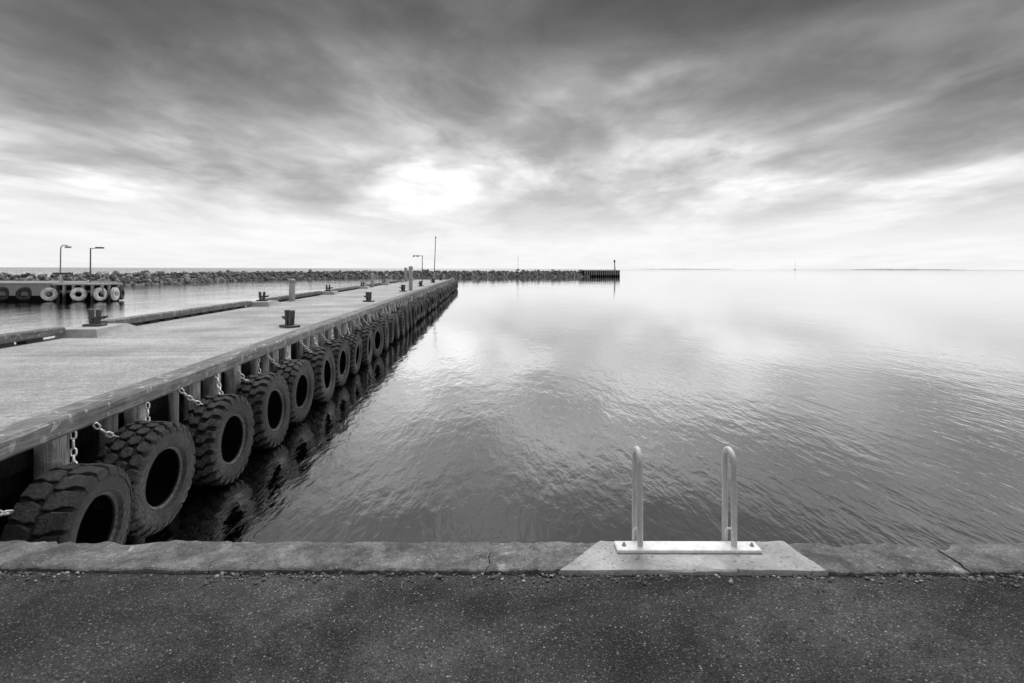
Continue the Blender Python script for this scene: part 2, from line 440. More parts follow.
amp = t.rng(dz, 0.03, 0.2, 0.10, 1.0, True)
det = t.mul(amp, t.add(t.mul(t.sub(t.rng(cl1, 0.36, 0.62, 0, 1, True), 0.5), 1.0), t.mul(t.sub(t.rng(cl2, 0.34, 0.64, 0, 1, True), 0.5), 0.5), t.mul(t.sub(cl3, 0.5), 0.42, t.rng(dz, 0.08, 0.3))))
ramp = t.node('ShaderNodeValToRGB')
dzw = t.add(dz, t.mul(t.sub(cl2, 0.5), 0.03))
t.put(ramp.inputs[0], dzw)
cr = ramp.color_ramp
stops = [(0.0, 0.55), (0.05, 0.54), (0.10, 0.46), (0.16, 0.39), (0.22, 0.28), (0.31, 0.17), (0.39, 0.075), (0.48, 0.045), (0.62, 0.08), (0.78, 0.8), (1.0, 1.0)]
while len(cr.elements) < len(stops): cr.elements.new(0.5)
for e, (p, c) in zip(cr.elements, stops): e.position = p; e.color = (c, c, c, 1)
rb = t.node('ShaderNodeRGBToBW'); t.l.new(ramp.outputs[0], rb.inputs[0])
lum = t.mul(rb.outputs[0], t.m('POWER', 2.0, t.add(ssum, det)))
lum = t.m('MINIMUM', lum, 0.96)
cloud = t.mul(lum, 10.0)                                        # background strength is 0.1
mixv = t.add(t.mul(cloud, 0.95), t.mul(t.m('MINIMUM', bw.outputs[0], 6.0), 0.05))
t.put(bg.inputs[0], t.grey(mixv)); bg.inputs[1].default_value = 0.1

sun = bpy.data.lights.new('sun', 'SUN'); so = bpy.data.objects.new('sun', sun); COL.objects.link(so)
sun.energy = 1.5; sun.angle = radians(25); sun.color = (1, 0.99, 0.98)
sd = Vector((sin(radians(SUN_AZ)) * cos(radians(SUN_EL)), cos(radians(SUN_AZ)) * cos(radians(SUN_EL)), sin(radians(SUN_EL))))
so.rotation_euler = sd.to_track_quat('Z', 'Y').to_euler()

vs_ = SC.view_settings
vs_.view_transform = 'Standard'; vs_.look = 'None'; vs_.gamma = 1.0; vs_.exposure = 0.75; vs_.use_curve_mapping = False
SC.cycles.use_denoising = True
SC.cycles.max_bounces = 6

# ================================================================== GROUND AND WATER
def sheet(name, pts, z, m):
    b = MB(); b.add([(x, y, z) for x, y in pts], [tuple(range(len(pts)))])
    return tag(b.build(name, m, smooth=0), kind='structure')
sheet('harbour_water', [(-15000, 0.5), (15000, 0.5), (15000, 20000), (-15000, 20000)], WATER_Z, M['water'])
KIN, KOUT, KZ = 2.84, 3.15, 0.016
edge_ = [(60, 2.80)] + [(6 - 0.012 * k, 2.812 + 0.014 * fbm((6 - 0.012 * k) * 4, 1.7) + 0.012 * fbm((6 - 0.012 * k) * 22, 6.1) - 0.035 * max(0, fbm((6 - 0.012 * k) * 2.1, 12.0) - 0.15)) for k in range(1001)] + [(-60, 2.80)]
sheet('quay_pavement', [(-60, -40), (60, -40)] + edge_, 0.0, M['asphalt'])
b = MB(); b.box(-60, 60, 2.70, 2.87, -0.5, -0.008)
tag(b.build('kerb_seam_ground', M['dirt'], smooth=0), kind='structure')
b = MB(); b.box(-60, 60, 2.86, KOUT - 0.035, -4.0, -0.16)
q = b.build('quay_wall', M['quaywall'], smooth=0)
tag(q, 'concrete quay wall below the kerb, dropping straight into the water', 'quay wall')

# kerb blocks
def kerb_block(x0, x1, chips, seed, z=KZ):
    nx = max(8, int((x1 - x0) / 0.02)); b = MB(); vs = []; fs = []
    for i in range(nx + 1):
        x = x0 + (x1 - x0) * i / nx
        e = min(x - x0, x1 - x)
        endr = 0.003 * exp(-e / 0.006) + 0.010 * max(0, fbm(seed * 3.3, 5.1 + (0 if x - x0 < x1 - x else 9))) * exp(-e / 0.03)
        out = 0.014 * fbm(x * 3.1, seed) + 0.013 * fbm(x * 16, seed + 3.3) - 0.06 * max(0, fbm(x * 5, seed + 20) - 0.25)
        for (cx, wd, dp) in chips: out -= dp * exp(-((x - cx) / wd) ** 2)
        inn = 0.012 * fbm(x * 4.3, seed + 7.7) + 0.010 * fbm(x * 20, seed + 9) + 0.03 * max(0, fbm(x * 4, seed + 30) - 0.3)
        yo = KOUT + out; yi = KIN + inn
        dzv = 0.006 * fbm(x * 2.0, seed + 1)
        prof = [(yi - 0.006, -0.16), (yi, z - 0.045), (yi + 0.002, z - 0.008), (yi + 0.010, z - 0.001)]
        for k in range(1, 7):
            yy = yi + 0.016 + (yo - 0.02 - yi - 0.016) * k / 7
            prof.append((yy, z + 0.007 * fbm(x * 9, yy * 9, seed)))
        prof += [(yo - 0.018, z - 0.003 + 0.004 * fbm(x * 25, seed)), (yo - 0.005, z - 0.014), (yo, z - 0.05), (yo + 0.004, -0.16), (yo - 0.02, -0.3)]
        for (yy, zz) in prof:
            jx = 0.0
            if e < 0.3: jx = (0.03 * fbm(yy * 9, round((x0 if x - x0 < x1 - x else x1) * 5) * 1.7) + 0.007 * fbm(yy * 60, round((x0 if x - x0 < x1 - x else x1) * 5) * 1.3)) * (1 - e / 0.3)
            vs.append((x + jx, yy, zz + dzv - endr))
    m = len(prof)
    for i in range(nx):
        for k in range(m - 1): fs.append((i * m + k, (i + 1) * m + k, (i + 1) * m + k + 1, i * m + k + 1))
    fs.append(tuple(range(m))); fs.append(tuple(reversed(range(nx * m, nx * m + m))))
    b.add(vs, fs)
    return b.build('kerb_block', M['kerb'], smooth=40)
def px2x(px, y=2.95): return (px - 512) * y / F
KB = [(-6.1, -4.62, [], 'grey kerb block beside the landward end of the timber pier'),
      (-4.61, -3.109, [], 'kerb block at the foot of the timber pier, left of the chipped block'),
      (-3.1065, -1.6105, [(px2x(112), 0.09, 0.035), (px2x(30), 0.15, 0.01)], 'grey kerb block in front of the big tyres, with a worn dip in its edge'),
      (-1.608, -0.121, [(-1.1, 0.2, 0.008)], 'unbroken grey concrete kerb block left of centre, beside the dark water under the pier'),
      (-0.1185, 1.9565, [(1.9, 0.06, 0.02)], 'long grey concrete kerb block carrying the pale ladder pad'),
      (1.959, 2.4215, [(2.40, 0.1, 0.05)], 'short cracked kerb block between the ladder pad and the broken edge'),
      (2.4245, 3.9, [(2.46, 0.07, 0.07), (2.9, 0.05, 0.012)], 'rightmost kerb block with white stains and a broken corner'),
      (3.912, 5.4, [], 'plain grey kerb block following the one with the broken corner')]
for i, (x0, x1, ch, lb) in enumerate(KB):
    tag(kerb_block(x0, x1, ch, 2.7 * i + 1), lb, 'kerb block', 'concrete kerb blocks along the quay edge')

# pale trapezoid pad under the ladder
PZ = KZ + 0.005
b = MB()
outl = [(px2x(559, 2.83), 2.828), (px2x(829, 2.83), 2.832), (px2x(786, 3.13), 3.138), (px2x(600, 3.13), 3.138)]
pts = []
for i in range(4):
    p, q_ = Vector(outl[i]), Vector(outl[(i + 1) % 4])
    for k in range(40):
        f = k / 40; pt = p.lerp(q_, f); nn = Vector((q_.y - p.y, p.x - q_.x)).normalized()
        pts.append(pt + nn * (0.008 * fbm(pt.x * 9, pt.y * 9, 4.4) + 0.006 * fbm(pt.x * 30, pt.y * 30, 2.4)))
n = len(pts); cen = Vector((sum(p.x for p in pts) / n, sum(p.y for p in pts) / n))
vs = [(p.x, p.y, KZ - 0.06) for p in pts] + [(p.x, p.y, PZ - 0.008) for p in pts]
vs += [((p + (cen - p).normalized() * 0.01).x, (p + (cen - p).normalized() * 0.01).y, PZ) for p in pts]
fs = [(k * n + i, k * n + (i + 1) % n, (k + 1) * n + (i + 1) % n, (k + 1) * n + i) for k in range(2) for i in range(n)] + [tuple(range(2 * n, 3 * n))]
b.add(vs, fs)
tag(b.build('concrete_pad', M['patch'], smooth=40), 'pale trapezoid concrete pad under the ladder plate on the quay edge', 'concrete pad')

# gravel along the seam
b = MB()
def pebble(b, c, r, seed):
    rnd = random.Random(seed)
    bm_v = [(0, 0, 1), (.894, 0, .447), (.276, .851, .447), (-.724, .526, .447), (-.724, -.526, .447), (.276, -.851, .447),
            (.724, .526, -.447), (-.276, .851, -.447), (-.894, 0, -.447), (-.276, -.851, -.447), (.724, -.526, -.447), (0, 0, -1)]
    fs = [(0, 1, 2), (0, 2, 3), (0, 3, 4), (0, 4, 5), (0, 5, 1), (1, 6, 2), (2, 7, 3), (3, 8, 4), (4, 9, 5), (5, 10, 1), (6, 7, 2), (7, 8, 3),
          (8, 9, 4), (9, 10, 5), (10, 6, 1), (11, 7, 6), (11, 8, 7), (11, 9, 8), (11, 10, 9), (11, 6, 10)]
    sx, sy, sz = rnd.uniform(.7, 1.3), rnd.uniform(.7, 1.2), rnd.uniform(.45, .8); a = rnd.uniform(0, 6.3)
    vs = []
    for (x, y, z) in bm_v:
        k = r * rnd.uniform(.8, 1.15); x, y, z = x * k * sx, y * k * sy, z * k * sz
        vs.append((c[0] + x * cos(a) - y * sin(a), c[1] + x * sin(a) + y * cos(a), c[2] + z))
    b.cur = 1 if rnd.random() < 0.18 else 0
    b.add(vs, fs)
for i in range(2000):
    x = random.uniform(-3.6, 3.6)
    if fbm(x * 1.3, 3.0) + 0.6 * fbm(x * 6, 8.0) < random.uniform(-0.5, 0.4): continue
    y = 2.835 - abs(random.gauss(0.0, 0.045)); r = abs(random.gauss(0.004, 0.0035)) + 0.002
    if y > 2.838: continue
    zz = -0.004 if y > 2.80 else 0.001
    pebble(b, (x, y, zz + r * 0.3), r, i)
for i in range(420):
    y = random.uniform(1.9, 2.72); x = random.uniform(-1.1, 1.1) * y
    r = random.uniform(0.0015, 0.004); pebble(b, (x, y, r * 0.3), r, i + 5000)
tag(b.build('loose_gravel', [M['gravel'], M['light_gravel']], smooth=60), 'loose gravel and small pebbles along the kerb seam', 'gravel', kind='stuff')

# ================================================================== QUAY LADDER
L = empty('quay_ladder', (0, 0, PZ))
tag(L, 'pale metal quay ladder with two hooped handrails standing on the concrete pad', 'ladder')
b = MB()
px0, px1 = px2x(618, 3.0), px2x(763, 3.0)
b.box(px0, px1, 2.995, 3.098, 0.0, 0.02, bev=0.004)
b.build('base_plate', M['white'], L)
RX = [0.727, 1.257]
for X in RX:
    b = MB(); pth = []
    yf, yb, top, rad = 3.045, 3.178, 0.538, 0.06
    for k in range(8):
        f = k / 8; pth.append((X, yf + 0.012 * f * f, 0.018 + f * (top - rad - 0.018)))
    y0 = yf + 0.012; cy = (y0 + yb) / 2; rr = (yb - y0) / 2
    for k in range(13):
        q = pi - pi * k / 12; pth.append((X, cy + rr * cos(q), top - rad + rad * sin(q)))
    for k in range(1, 12):
        f = k / 11; pth.append((X, yb, top - rad - f * 3.1))
    b.tube(pth, 0.0165, 16)
    b.build('handrail', M['alu'], L)
    b = MB()                                    # slotted bracket that ties the outer leg to the plate
    b.tube([(X - 0.024, 3.11, 0.0), (X - 0.024, 3.11, 0.07), (X - 0.014, 3.113, 0.085), (X + 0.014, 3.113, 0.085), (X + 0.024, 3.11, 0.07), (X + 0.024, 3.11, 0.0)], 0.0055, 8)
    b.build('bracket', M['white'], L)
for xx in (px2x(625, 3.04), px2x(753, 3.04)):
    b = MB(); b.revolve([(0.014, 0.015), (0.014, 0.019), (0.009, 0.02), (0.009, 0.028), (0.005, 0.029), (0.005, 0.036), (0.0, 0.037)], 6, Matrix.Translation((xx, 3.045, 0.004)))
    b.build('bolt', M['grey_paint'], L)
for k in range(9):
    b = MB(); zz = -0.25 - 0.3 * k
    b.tube([(RX[0], 3.178, zz), (RX[1], 3.178, zz)], 0.016, 12); b.build('rung', M['alu'], L)

# ================================================================== TIMBER PIER
YAW = math.atan(31.0 / F)
PM = Matrix.Rotation(YAW, 4, 'Z')
def pp(s, y, z=0.0):                       # pier coordinates -> world
    return PM @ Vector((-s, y, z))
PE = 92.0; DZ = -0.30
S_IN, S_OUT, S_LIN, S_LOUT = 4.42, 4.80, 11.15, 11.45
P = empty('timber_pier', (0, 0, 0), (0, 0, YAW))
tag(P, 'long timber pier with a plank deck running out from the quay, hung with tyres', 'pier')
b = MB(); b.box(-S_LOUT, -4.76, 3.2, PE, DZ - 0.16, DZ); b.build('deck', M['deck'], P, smooth=0)
b = MB(); b.box(-4.757, -4.72, 3.2, PE - 0.3, DZ - 0.2, DZ - 0.01); b.build('edge_shade_board', M['dark_timber'], P, smooth=0)  # added near-black board, puts the shade under the beam into colour
b = MB(); b.box(-S_LOUT + 0.1, -5.05, 3.2, PE - 0.25, -4.0, DZ - 0.162); b.build('retaining_wall', M['dark_timber'], P, smooth=0)
# kerb beams (right, left, end)
def beam(x0, x1, y0, y1, m, seed, z0=-0.2, z1=0.0):
    along = (y1 - y0) > (x1 - x0); b = MB(); n = max(4, int(max(y1 - y0, x1 - x0) / 0.12)); vs = []; fs = []
    for i in range(n + 1):
        f = i / n; e = 0.012 if i in (0, n) else 0.0
        def w(k): return 0.006 * fbm(f * n * 0.06, seed + k * 3.1) + 0.004 * fbm(f * n * 0.7, seed + k * 5.3)
        c = 0.022 + 0.012 * max(0, fbm(f * n * 0.3, seed + 40))
        a0, a1 = (x0, x1) if along else (y0, y1)
        ring = [(a0 + e + w(1), z0 + e + c), (a0 + e + c, z0 + e), (a1 - e - c, z0 + e), (a1 - e + w(2), z0 + e + c),
                (a1 - e + w(2), z1 - e - c), (a1 - e - c, z1 - e + w(4)), ((a0 + a1) / 2, z1 - e + w(6)), (a0 + e + c, z1 - e + w(5)), (a0 + e + w(1), z1 - e - c)]
        g = (y0 + (y1 - y0) * f) if along else (x0 + (x1 - x0) * f)
        for (u, z) in ring: vs.append((u, g, z) if along else (g, u, z))
    m_ = 9
    for i in range(n):
        for k in range(m_):
            l = (k + 1) % m_; fs.append((i * m_ + k, (i + 1) * m_ + k, (i + 1) * m_ + l, i * m_ + l))
    fs.append(tuple(range(m_))); fs.append(tuple(range(n * m_, n * m_ + m_)))
    b.add(vs, fs)
    # recentre so that the wood grain is per beam
    o = b.build('kerb_beam', m, P, smooth=30)
    me = o.data
    return o
y = 3.25; cuts = [3.25, 11.4]
while cuts[-1] < PE - 7: cuts.append(cuts[-1] + 6.1)
cuts.append(PE)
for i in range(len(cuts) - 1): beam(-S_OUT, -S_IN, cuts[i] + 0.006, cuts[i + 1] - 0.006, M['beam'], i * 7.7 + 1)
# left side is interrupted by concrete mooring pads
LB = [16.25, 28.1, 39.9, 51.2, 62.4, 74.6, 86.6]
segs = []; prev = 3.3
for yb in LB:
    segs.append((prev, yb - 1.05)); prev = yb + 0.62
segs.append((prev, PE))
for i, (a, c) in enumerate(segs):
    mid = [a] + [a + 5.2 * k for k in range(1, int((c - a) / 5.2))] + [c]
    for k in range(len(mid) - 1): beam(-S_LOUT, -S_LIN, mid[k] + 0.006, mid[k + 1] - 0.006, M['beam'], 100 + i * 5.1 + k)
    yy = a + 0.35
    while yy + 0.4 < c:
        bb = MB(); bb.box(-S_LOUT + 0.03, -S_LIN - 0.02, yy, yy + 0.5, DZ, -0.196)
        if yy > 8: bb.build('spacer_block', M['block'], P, smooth=0)
        yy += 0.86
for yb in LB:
    bb = MB()
    bb.add([(-S_LOUT, yb - 1.03, DZ), (-10.35, yb - 1.03, DZ), (-10.5, yb + 1.25, DZ), (-S_LOUT, yb + 0.6, DZ),
            (-S_LOUT, yb - 1.0, -0.08), (-10.42, yb - 0.97, -0.08), (-10.6, yb + 0.62, -0.08), (-S_LOUT, yb + 0.58, -0.08)],
           [(0, 1, 5, 4), (1, 2, 6, 5), (2, 3, 7, 6), (3, 0, 4, 7), (4, 5, 6, 7)])
    bb.build('mooring_pad', M['pad'], P, smooth=0)
beam(-S_LIN + 0.01, -S_OUT - 0.01, PE - 0.3, PE, M['beam_end'], 501)
# piles under the right-hand beam
npile = 0; y = 3.6
while y < PE and npile < 100:
    r = random.uniform(0.12, 0.165) if random.random() > 0.3 else random.uniform(0.07, 0.10)
    s = S_IN + 0.03 + r; bb = MB(); n = 12; k0 = random.random() * 50
    pr = []; nz = 10
    for iz in range(nz + 1):
        z = -0.197 - iz * (2.6 / nz)
        lean = 0.01 * sin(k0)
        for k in range(n):
            q = 2 * pi * k / n
            rad = r * (1 + 0.10 * fbm(cos(q) * 1.2 + k0, sin(q) * 1.2, z * 0.3) + 0.05 * fbm(cos(q) * 4 + k0, sin(q) * 4, z * 0.8))
            if cos(q) > 0.8: rad *= 0.93
            pr.append((-s + rad * cos(q), y + rad * sin(q) + lean * z, z))
    fs = [(i * n + k, (i + 1) * n + k, (i + 1) * n + (k + 1) % n, i * n + (k + 1) % n) for i in range(nz) for k in range(n)]
    bb.add(pr, fs + [tuple(range(n))])
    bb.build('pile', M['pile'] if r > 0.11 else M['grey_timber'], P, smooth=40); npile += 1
    y += random.uniform(0.66, 0.9) if r > 0.11 else random.uniform(0.5, 0.66)
# horizontal wale behind the piles and bracing
bb = MB(); bb.box(-5.04, -4.86, 3.3, PE - 0.3, -0.75, -0.52); bb.build('wale', M['dark_timber'], P, smooth=0)
bb = MB()
for k in range(11): bb.tube([(-4.9 - 0.62 * k, PE - 0.13, -0.19), (-4.9 - 0.62 * k, PE - 0.13, -2.6)], 0.13, 10)
bb.build('end_piling', M['pile'], P)

# ---- tyres
R_T = 0.70
def tyre_profile(w):
    h = w / 2
    return [(0.36, h * 0.80), (0.385, h * 0.88), (0.40, h * 0.93), (0.41, h * 0.92), (0.43, h * 0.985), (0.50, h * 1.03), (0.565, h * 1.02), (0.60, h * 0.985),
            (0.607, h * 0.99), (0.632, h * 0.93), (0.652, h * 0.80), (0.660, h * 0.5), (0.662, 0.0)]
def r_at(x, w):
    h = w / 2; a = abs(x)
    if a < h * 0.78: return 0.66
    return 0.66 - 0.07 * ((a - h * 0.78) / (h * 0.22)) ** 2
AX = Matrix.Rotation(radians(90), 4, 'Y')        # revolve axis z -> local X
def make_carcass(w, n=64):
    half = tyre_profile(w)
    h = w / 2
    outer = half + [(r, -x) for (r, x) in reversed(half[:-1])]
    h = w / 2
    b = MB()
    for i_ in range(1): b.revolve(outer, n, AX, cap=False)
    m_ = len(outer)
    b.mi = [1 if abs(outer[(f_ % (m_ - 1))][1] + outer[(f_ % (m_ - 1)) + 1][1]) / 2 < h * 0.90 and outer[f_ % (m_ - 1)][0] > 0.62 else (2 if max(outer[f_ % (m_ - 1)][0], outer[f_ % (m_ - 1) + 1][0]) < 0.395 else 0) for f_ in range(len(b.f))]  # groove floors get the darkest rubber: shade between lugs painted in
    inn = [(0.36, -h * 0.80), (0.355, -h * 0.72), (0.40, -h * 0.80), (0.52, -h * 0.88), (0.61, -h * 0.7), (0.63, 0), (0.61, h * 0.7), (0.52, h * 0.88), (0.40, h * 0.80), (0.355, h * 0.72), (0.36, h * 0.80)]
    c = MB(); c.revolve(inn, n, AX, cap=False)
    return b, c
def lug(b, th, poly, w, hgt, rnd):
    m = len(poly); cx = sum(p[0] for p in poly) / m; cw = sum(p[1] for p in poly) / m
    vs = []
    hh = hgt * rnd.uniform(0.85, 1.05)
    for (sc, dr) in ((1.08, -0.012), (1.0, hh * 0.55), (0.95, hh * 0.88), (0.84, hh)):
        for (a, x) in poly:
            aa = th + (cx + (a - cx) * sc) / 0.66; xx = cw + (x - cw) * sc
            r = r_at(max(-w / 2, min(w / 2, xx)), w) + dr
            vs.append((xx, r * cos(aa), r * sin(aa)))
    fs = [(k * m + i, k * m + (i + 1) % m, (k + 1) * m + (i + 1) % m, (k + 1) * m + i) for k in range(3) for i in range(m)]
    fs.append(tuple(range(3 * m, 4 * m)))
    b.add(vs, fs)
def make_tread(w, kind, seed):
    rnd = random.Random(seed); b = MB(); h = w / 2
    if kind == 0:              # big slanted pads meeting in a staggered chevron
        N = 19; p = 2 * pi * 0.66 / N
        for i in range(N):
            for s in (1, -1):
                th = 2 * pi * (i + (0.5 if s < 0 else 0)) / N
                poly = [(-0.43 * p, s * h * 1.0), (0.40 * p, s * h * 1.0), (0.43 * p, s * h * 0.66), (0.62 * p, s * h * 0.34), (0.56 * p, s * h * 0.03), (-0.16 * p, s * h * 0.05), (-0.38 * p, s * h * 0.40)]
                lug(b, th, poly if s > 0 else list(reversed(poly)), w, 0.036, rnd)
    elif kind == 1:            # rounded blocks in four staggered rows
        N = 25; p = 2 * pi * 0.66 / N
        for i in range(N):
            for (c0, ww, of) in ((0.80, 0.21, 0), (0.27, 0.245, .5), (-0.27, 0.245, 0), (-0.80, 0.21, .5)):
                th = 2 * pi * (i + of) / N; a = p * 0.40; q = h * ww
                c = c0 * h
                poly = [(-a, c - q * .45), (-a * .55, c - q), (a * .6, c - q), (a * 1.02, c - q * .3), (a, c + q * .45), (a * .55, c + q), (-a * .6, c + q), (-a * 1.02, c + q * .3)]
                lug(b, th, [(u, v) for (u, v) in poly], w, 0.044, rnd)
    else:                      # zigzag traction lugs
        N = 24; p = 2 * pi * 0.66 / N
        for i in range(N):
            for s in (1, -1):
                th = 2 * pi * (i + (0.5 if s < 0 else 0)) / N
                poly = [(-0.30 * p, s * h * 1.0), (0.30 * p, s * h * 1.0), (0.34 * p, s * h * 0.62), (0.72 * p, s * h * 0.42), (0.66 * p, s * h * 0.06), (0.02 * p, s * h * 0.04), (0.06 * p, s * h * 0.34), (-0.32 * p, s * h * 0.58)]
                lug(b, th, poly if s > 0 else list(reversed(poly)), w, 0.046, rnd)
    return b
def make_tyre(kind, w, rub, seed):
    T_ = empty('tyre_fender')
    a, c = make_carcass(w)
    a.build('sidewall', [rub, M['liner_groove_shade'], M['bead']], T_, smooth=30)
    c.build('inner_liner', M['liner_groove_shade'], T_, smooth=50)
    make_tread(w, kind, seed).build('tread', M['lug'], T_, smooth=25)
    return T_
protos = [make_tyre(0, 0.54, M['rubber'], 1), make_tyre(1, 0.54, M['rubber'], 2), make_tyre(2, 0.54, M['rubber'], 3), make_tyre(1, 0.50, M['grey_rubber'], 4), make_tyre(2, 0.50, M['grey_rubber'], 5)]
used = [False] * 5
def take(k):
    if not used[k]: used[k] = True; return protos[k]
    return copy_tree(protos[k])
# y along the pier, radius scale, tread kind, yaw (deg), lift
TY = [(5.68, 1.0, 0, 4, 0.0), (6.88, 1.03, 1, -3, 0.08), (8.74, 1.08, 2, -3, -0.04), (10.5, 1.10, 2, -2, -0.05), (12.05, 1.05, 1, -4, -0.02), (14.0, 1.10, 2, 0, -0.06), (15.7, 1.05, 4, -3, -0.04)]
y = 17.5
while y < PE - 0.6:
    TY.append((y, random.uniform(0.95, 1.14), random.choice([0, 1, 2, 3, 4]), random.uniform(-10, 7), random.uniform(-0.13, 0.0)))
    y += random.uniform(1.55, 1.85)
LOOK = ['largest in view, half hidden by the kerb, with slanted tread pads', 'with round knobbly tread blocks, second from the quay', 'with zigzag lugs, third from the quay', 'with zigzag lugs, fourth from the quay', 'slightly smaller with round tread blocks, fifth from the quay']
# ---- chain
def link(b, c, d, flat, ln=0.108, wd=0.07, r=0.0115, seg=14, n=6):
    d = d.normalized(); side = flat - d * flat.dot(d); side.normalize(); pts = []
    st = ln / 2 - wd / 2
    for k in range(seg):
        q = 2 * pi * k / seg; u = cos(q) * (wd / 2 - r); v = sin(q) * (wd / 2 - r)
        pts.append(c + d * (u + (st if cos(q) > 0 else -st)) + side * v)
    b.tube(pts, r, n, closed=True)
def make_chain(p0, p1, sag=0.04, detail=True):
    b = MB(); L_ = (p1 - p0).length * 1.03; pitch = 0.083; n = max(3, int(L_ / pitch)); prev = None
    f0 = Vector((random.uniform(-.3, .3) + 0.5, random.uniform(-.3, .3) + 0.6, 0.2))
    def at(f): return p0.lerp(p1, f) + Vector((0, 0, -sag * 4 * f * (1 - f)))
    for i in range(n):
        f = (i + 0.5) / n; c = at(f); d = at(min(1, f + 0.02)) - at(max(0, f - 0.02))
        fl = f0 if i % 2 == 0 else d.cross(f0)
        link(b, c, d, fl, seg=14 if detail else 8, n=6 if detail else 4)
    return b
for i, (y, sc, kd, yaw, lift) in enumerate(TY):
    sc *= 0.915; y += 0.06
    T_ = take(kd)
    w_ = (0.54 if kd < 3 else 0.50)
    zc_ = -1.07 + lift; s_c = S_IN - w_ / 2 - 0.01
    T_.location = pp(s_c, y, zc_)
    T_.rotation_euler = (radians(random.uniform(0, 360)) if False else 0, radians(random.uniform(-7, 4)), YAW + radians(yaw))
    T_.scale = (1, sc, sc)
    roll_ = radians(random.uniform(0, 360))
    for ch in T_.children: ch.rotation_euler = (roll_, 0, 0)
    lb = ('worn black fender tyre ' + LOOK[i]) if i < len(LOOK) else 'black fender tyre hung on the pier side, %s from the quay' % ordinal(i + 1)
    tag(T_, lb, 'tyre', 'fender tyres along the pier side')
    R_ = R_T * sc
    for side, nm in ((-1, 'near'), (1, 'far')):
        dy0 = side * random.uniform(0.42, 0.6); dy1 = side * random.uniform(0.22, 0.3)
        zt = zc_ + sqrt(max(0.01, R_ * R_ - dy1 * dy1)) - 0.05
        s1 = S_IN - random.uniform(0.10, 0.24)
        p0 = Vector((-(S_IN + random.uniform(0.0, 0.04)), y + dy0, -0.18)); p1 = Vector((-s1, y + dy1, zt))
        if i == 0 and side == -1: p0 = Vector((-(S_IN - 0.02), y - 0.88, -0.40)); p1 = Vector((-(S_IN - 0.10), y - 0.50, -0.66))
        cc = make_chain(p0, p1, detail=i < 14).build('fender_chain', M['galv'], smooth=60)
        cc.rotation_euler = (0, 0, YAW)
        tag(cc, 'galvanised chain holding the %s side of the %s tyre from the quay' % (nm, ordinal(i + 1)), 'chain', 'chains holding the fender tyres')

# ---- bollards on the pier
def make_bollard():
    B = empty('mooring_bollard')
    b = MB(); b.box(-0.26, 0.26, -0.2, 0.2, 0.0, 0.07, bev=0.015); b.build('base_plate', M['iron'], B)
    for s in (-1, 1):
        b = MB()
        Mx = Matrix.Translation((s * 0.082, 0, 0.05)) @ Matrix.Rotation(radians(s * 5), 4, 'Y')
        b.box(-0.052, 0.052, -0.075, 0.075, 0.0, 0.46, Mx, bev=0.012); b.box(-0.056, 0.056, -0.082, 0.082, 0.44, 0.475, Mx, bev=0.012)
        b.build('bitt_post', M['iron'], B)
    b = MB(); b.tube([(-0.38, 0, 0.30), (-0.28, 0, 0.275), (-0.1, 0, 0.24), (0.1, 0, 0.24), (0.2, 0, 0.255)], [0.03, 0.05, 0.055, 0.05, 0.03], 10)
    b.build('horn', M['iron'], B)
    return B
bp = make_bollard(); first = True
def put_bollard(s, y, z, rot, label, group, sc=1.0):
    global first
    B = bp if first else copy_tree(bp); first = False
    B.location = pp(s, y, z); B.rotation_euler = (0, 0, YAW + rot); B.scale = (sc, sc, sc)
    tag(B, label, 'bollard', group)
for k, yb in enumerate(LB):
    put_bollard(11.05, yb - 0.1, -0.08, pi, 'black twin-post bollard on a concrete pad at the far kerb, %s from the quay' % ordinal(k + 1), 'bollards along the far side of the pier', 0.9)
for k, yb in enumerate([17.7, 31.0, 44.6, 57.5, 71.6, 86.0]):
    put_bollard(6.12 if k == 0 else 6.35, yb, DZ, radians(-38), 'black twin-post bollard on the bare deck near the tyres, %s from the quay' % ordinal(k + 1), 'bollards along the near side of the pier', 1.05)
# ---- posts on the pier
def post(s, y, hgt, r, label):
    o = empty('pier_post', pp(s, y, DZ)); tag(o, label, 'post', 'round posts on the pier')
    b = MB(); b.revolve([(r * 0.95, 0), (r, 0.04), (r, hgt - 0.2), (r * 0.97, hgt - 0.18)], 20); b.build('shaft', M['pad'], o)
    b = MB(); b.revolve([(r * 1.12, hgt - 0.2), (r * 1.14, hgt - 0.08), (r * 0.9, hgt - 0.01), (r * 0.4, hgt + 0.03), (0, hgt + 0.035)], 20); b.build('cap', M['grey_paint'], o)
post(10.8, 31.6, 1.25, 0.165, 'stout grey post with a cap by the far kerb, nearest of the posts')
post(10.8, 54.5, 1.35, 0.16, 'small grey post at the far kerb, halfway along the pier')
post(10.6, 77.0, 2.0, 0.2, 'grey post at the far kerb, close to the end of the pier')
post(6.0, 46.6, 2.08, 0.165, 'tall pale post near the tyre side of the deck, beside a bollard')
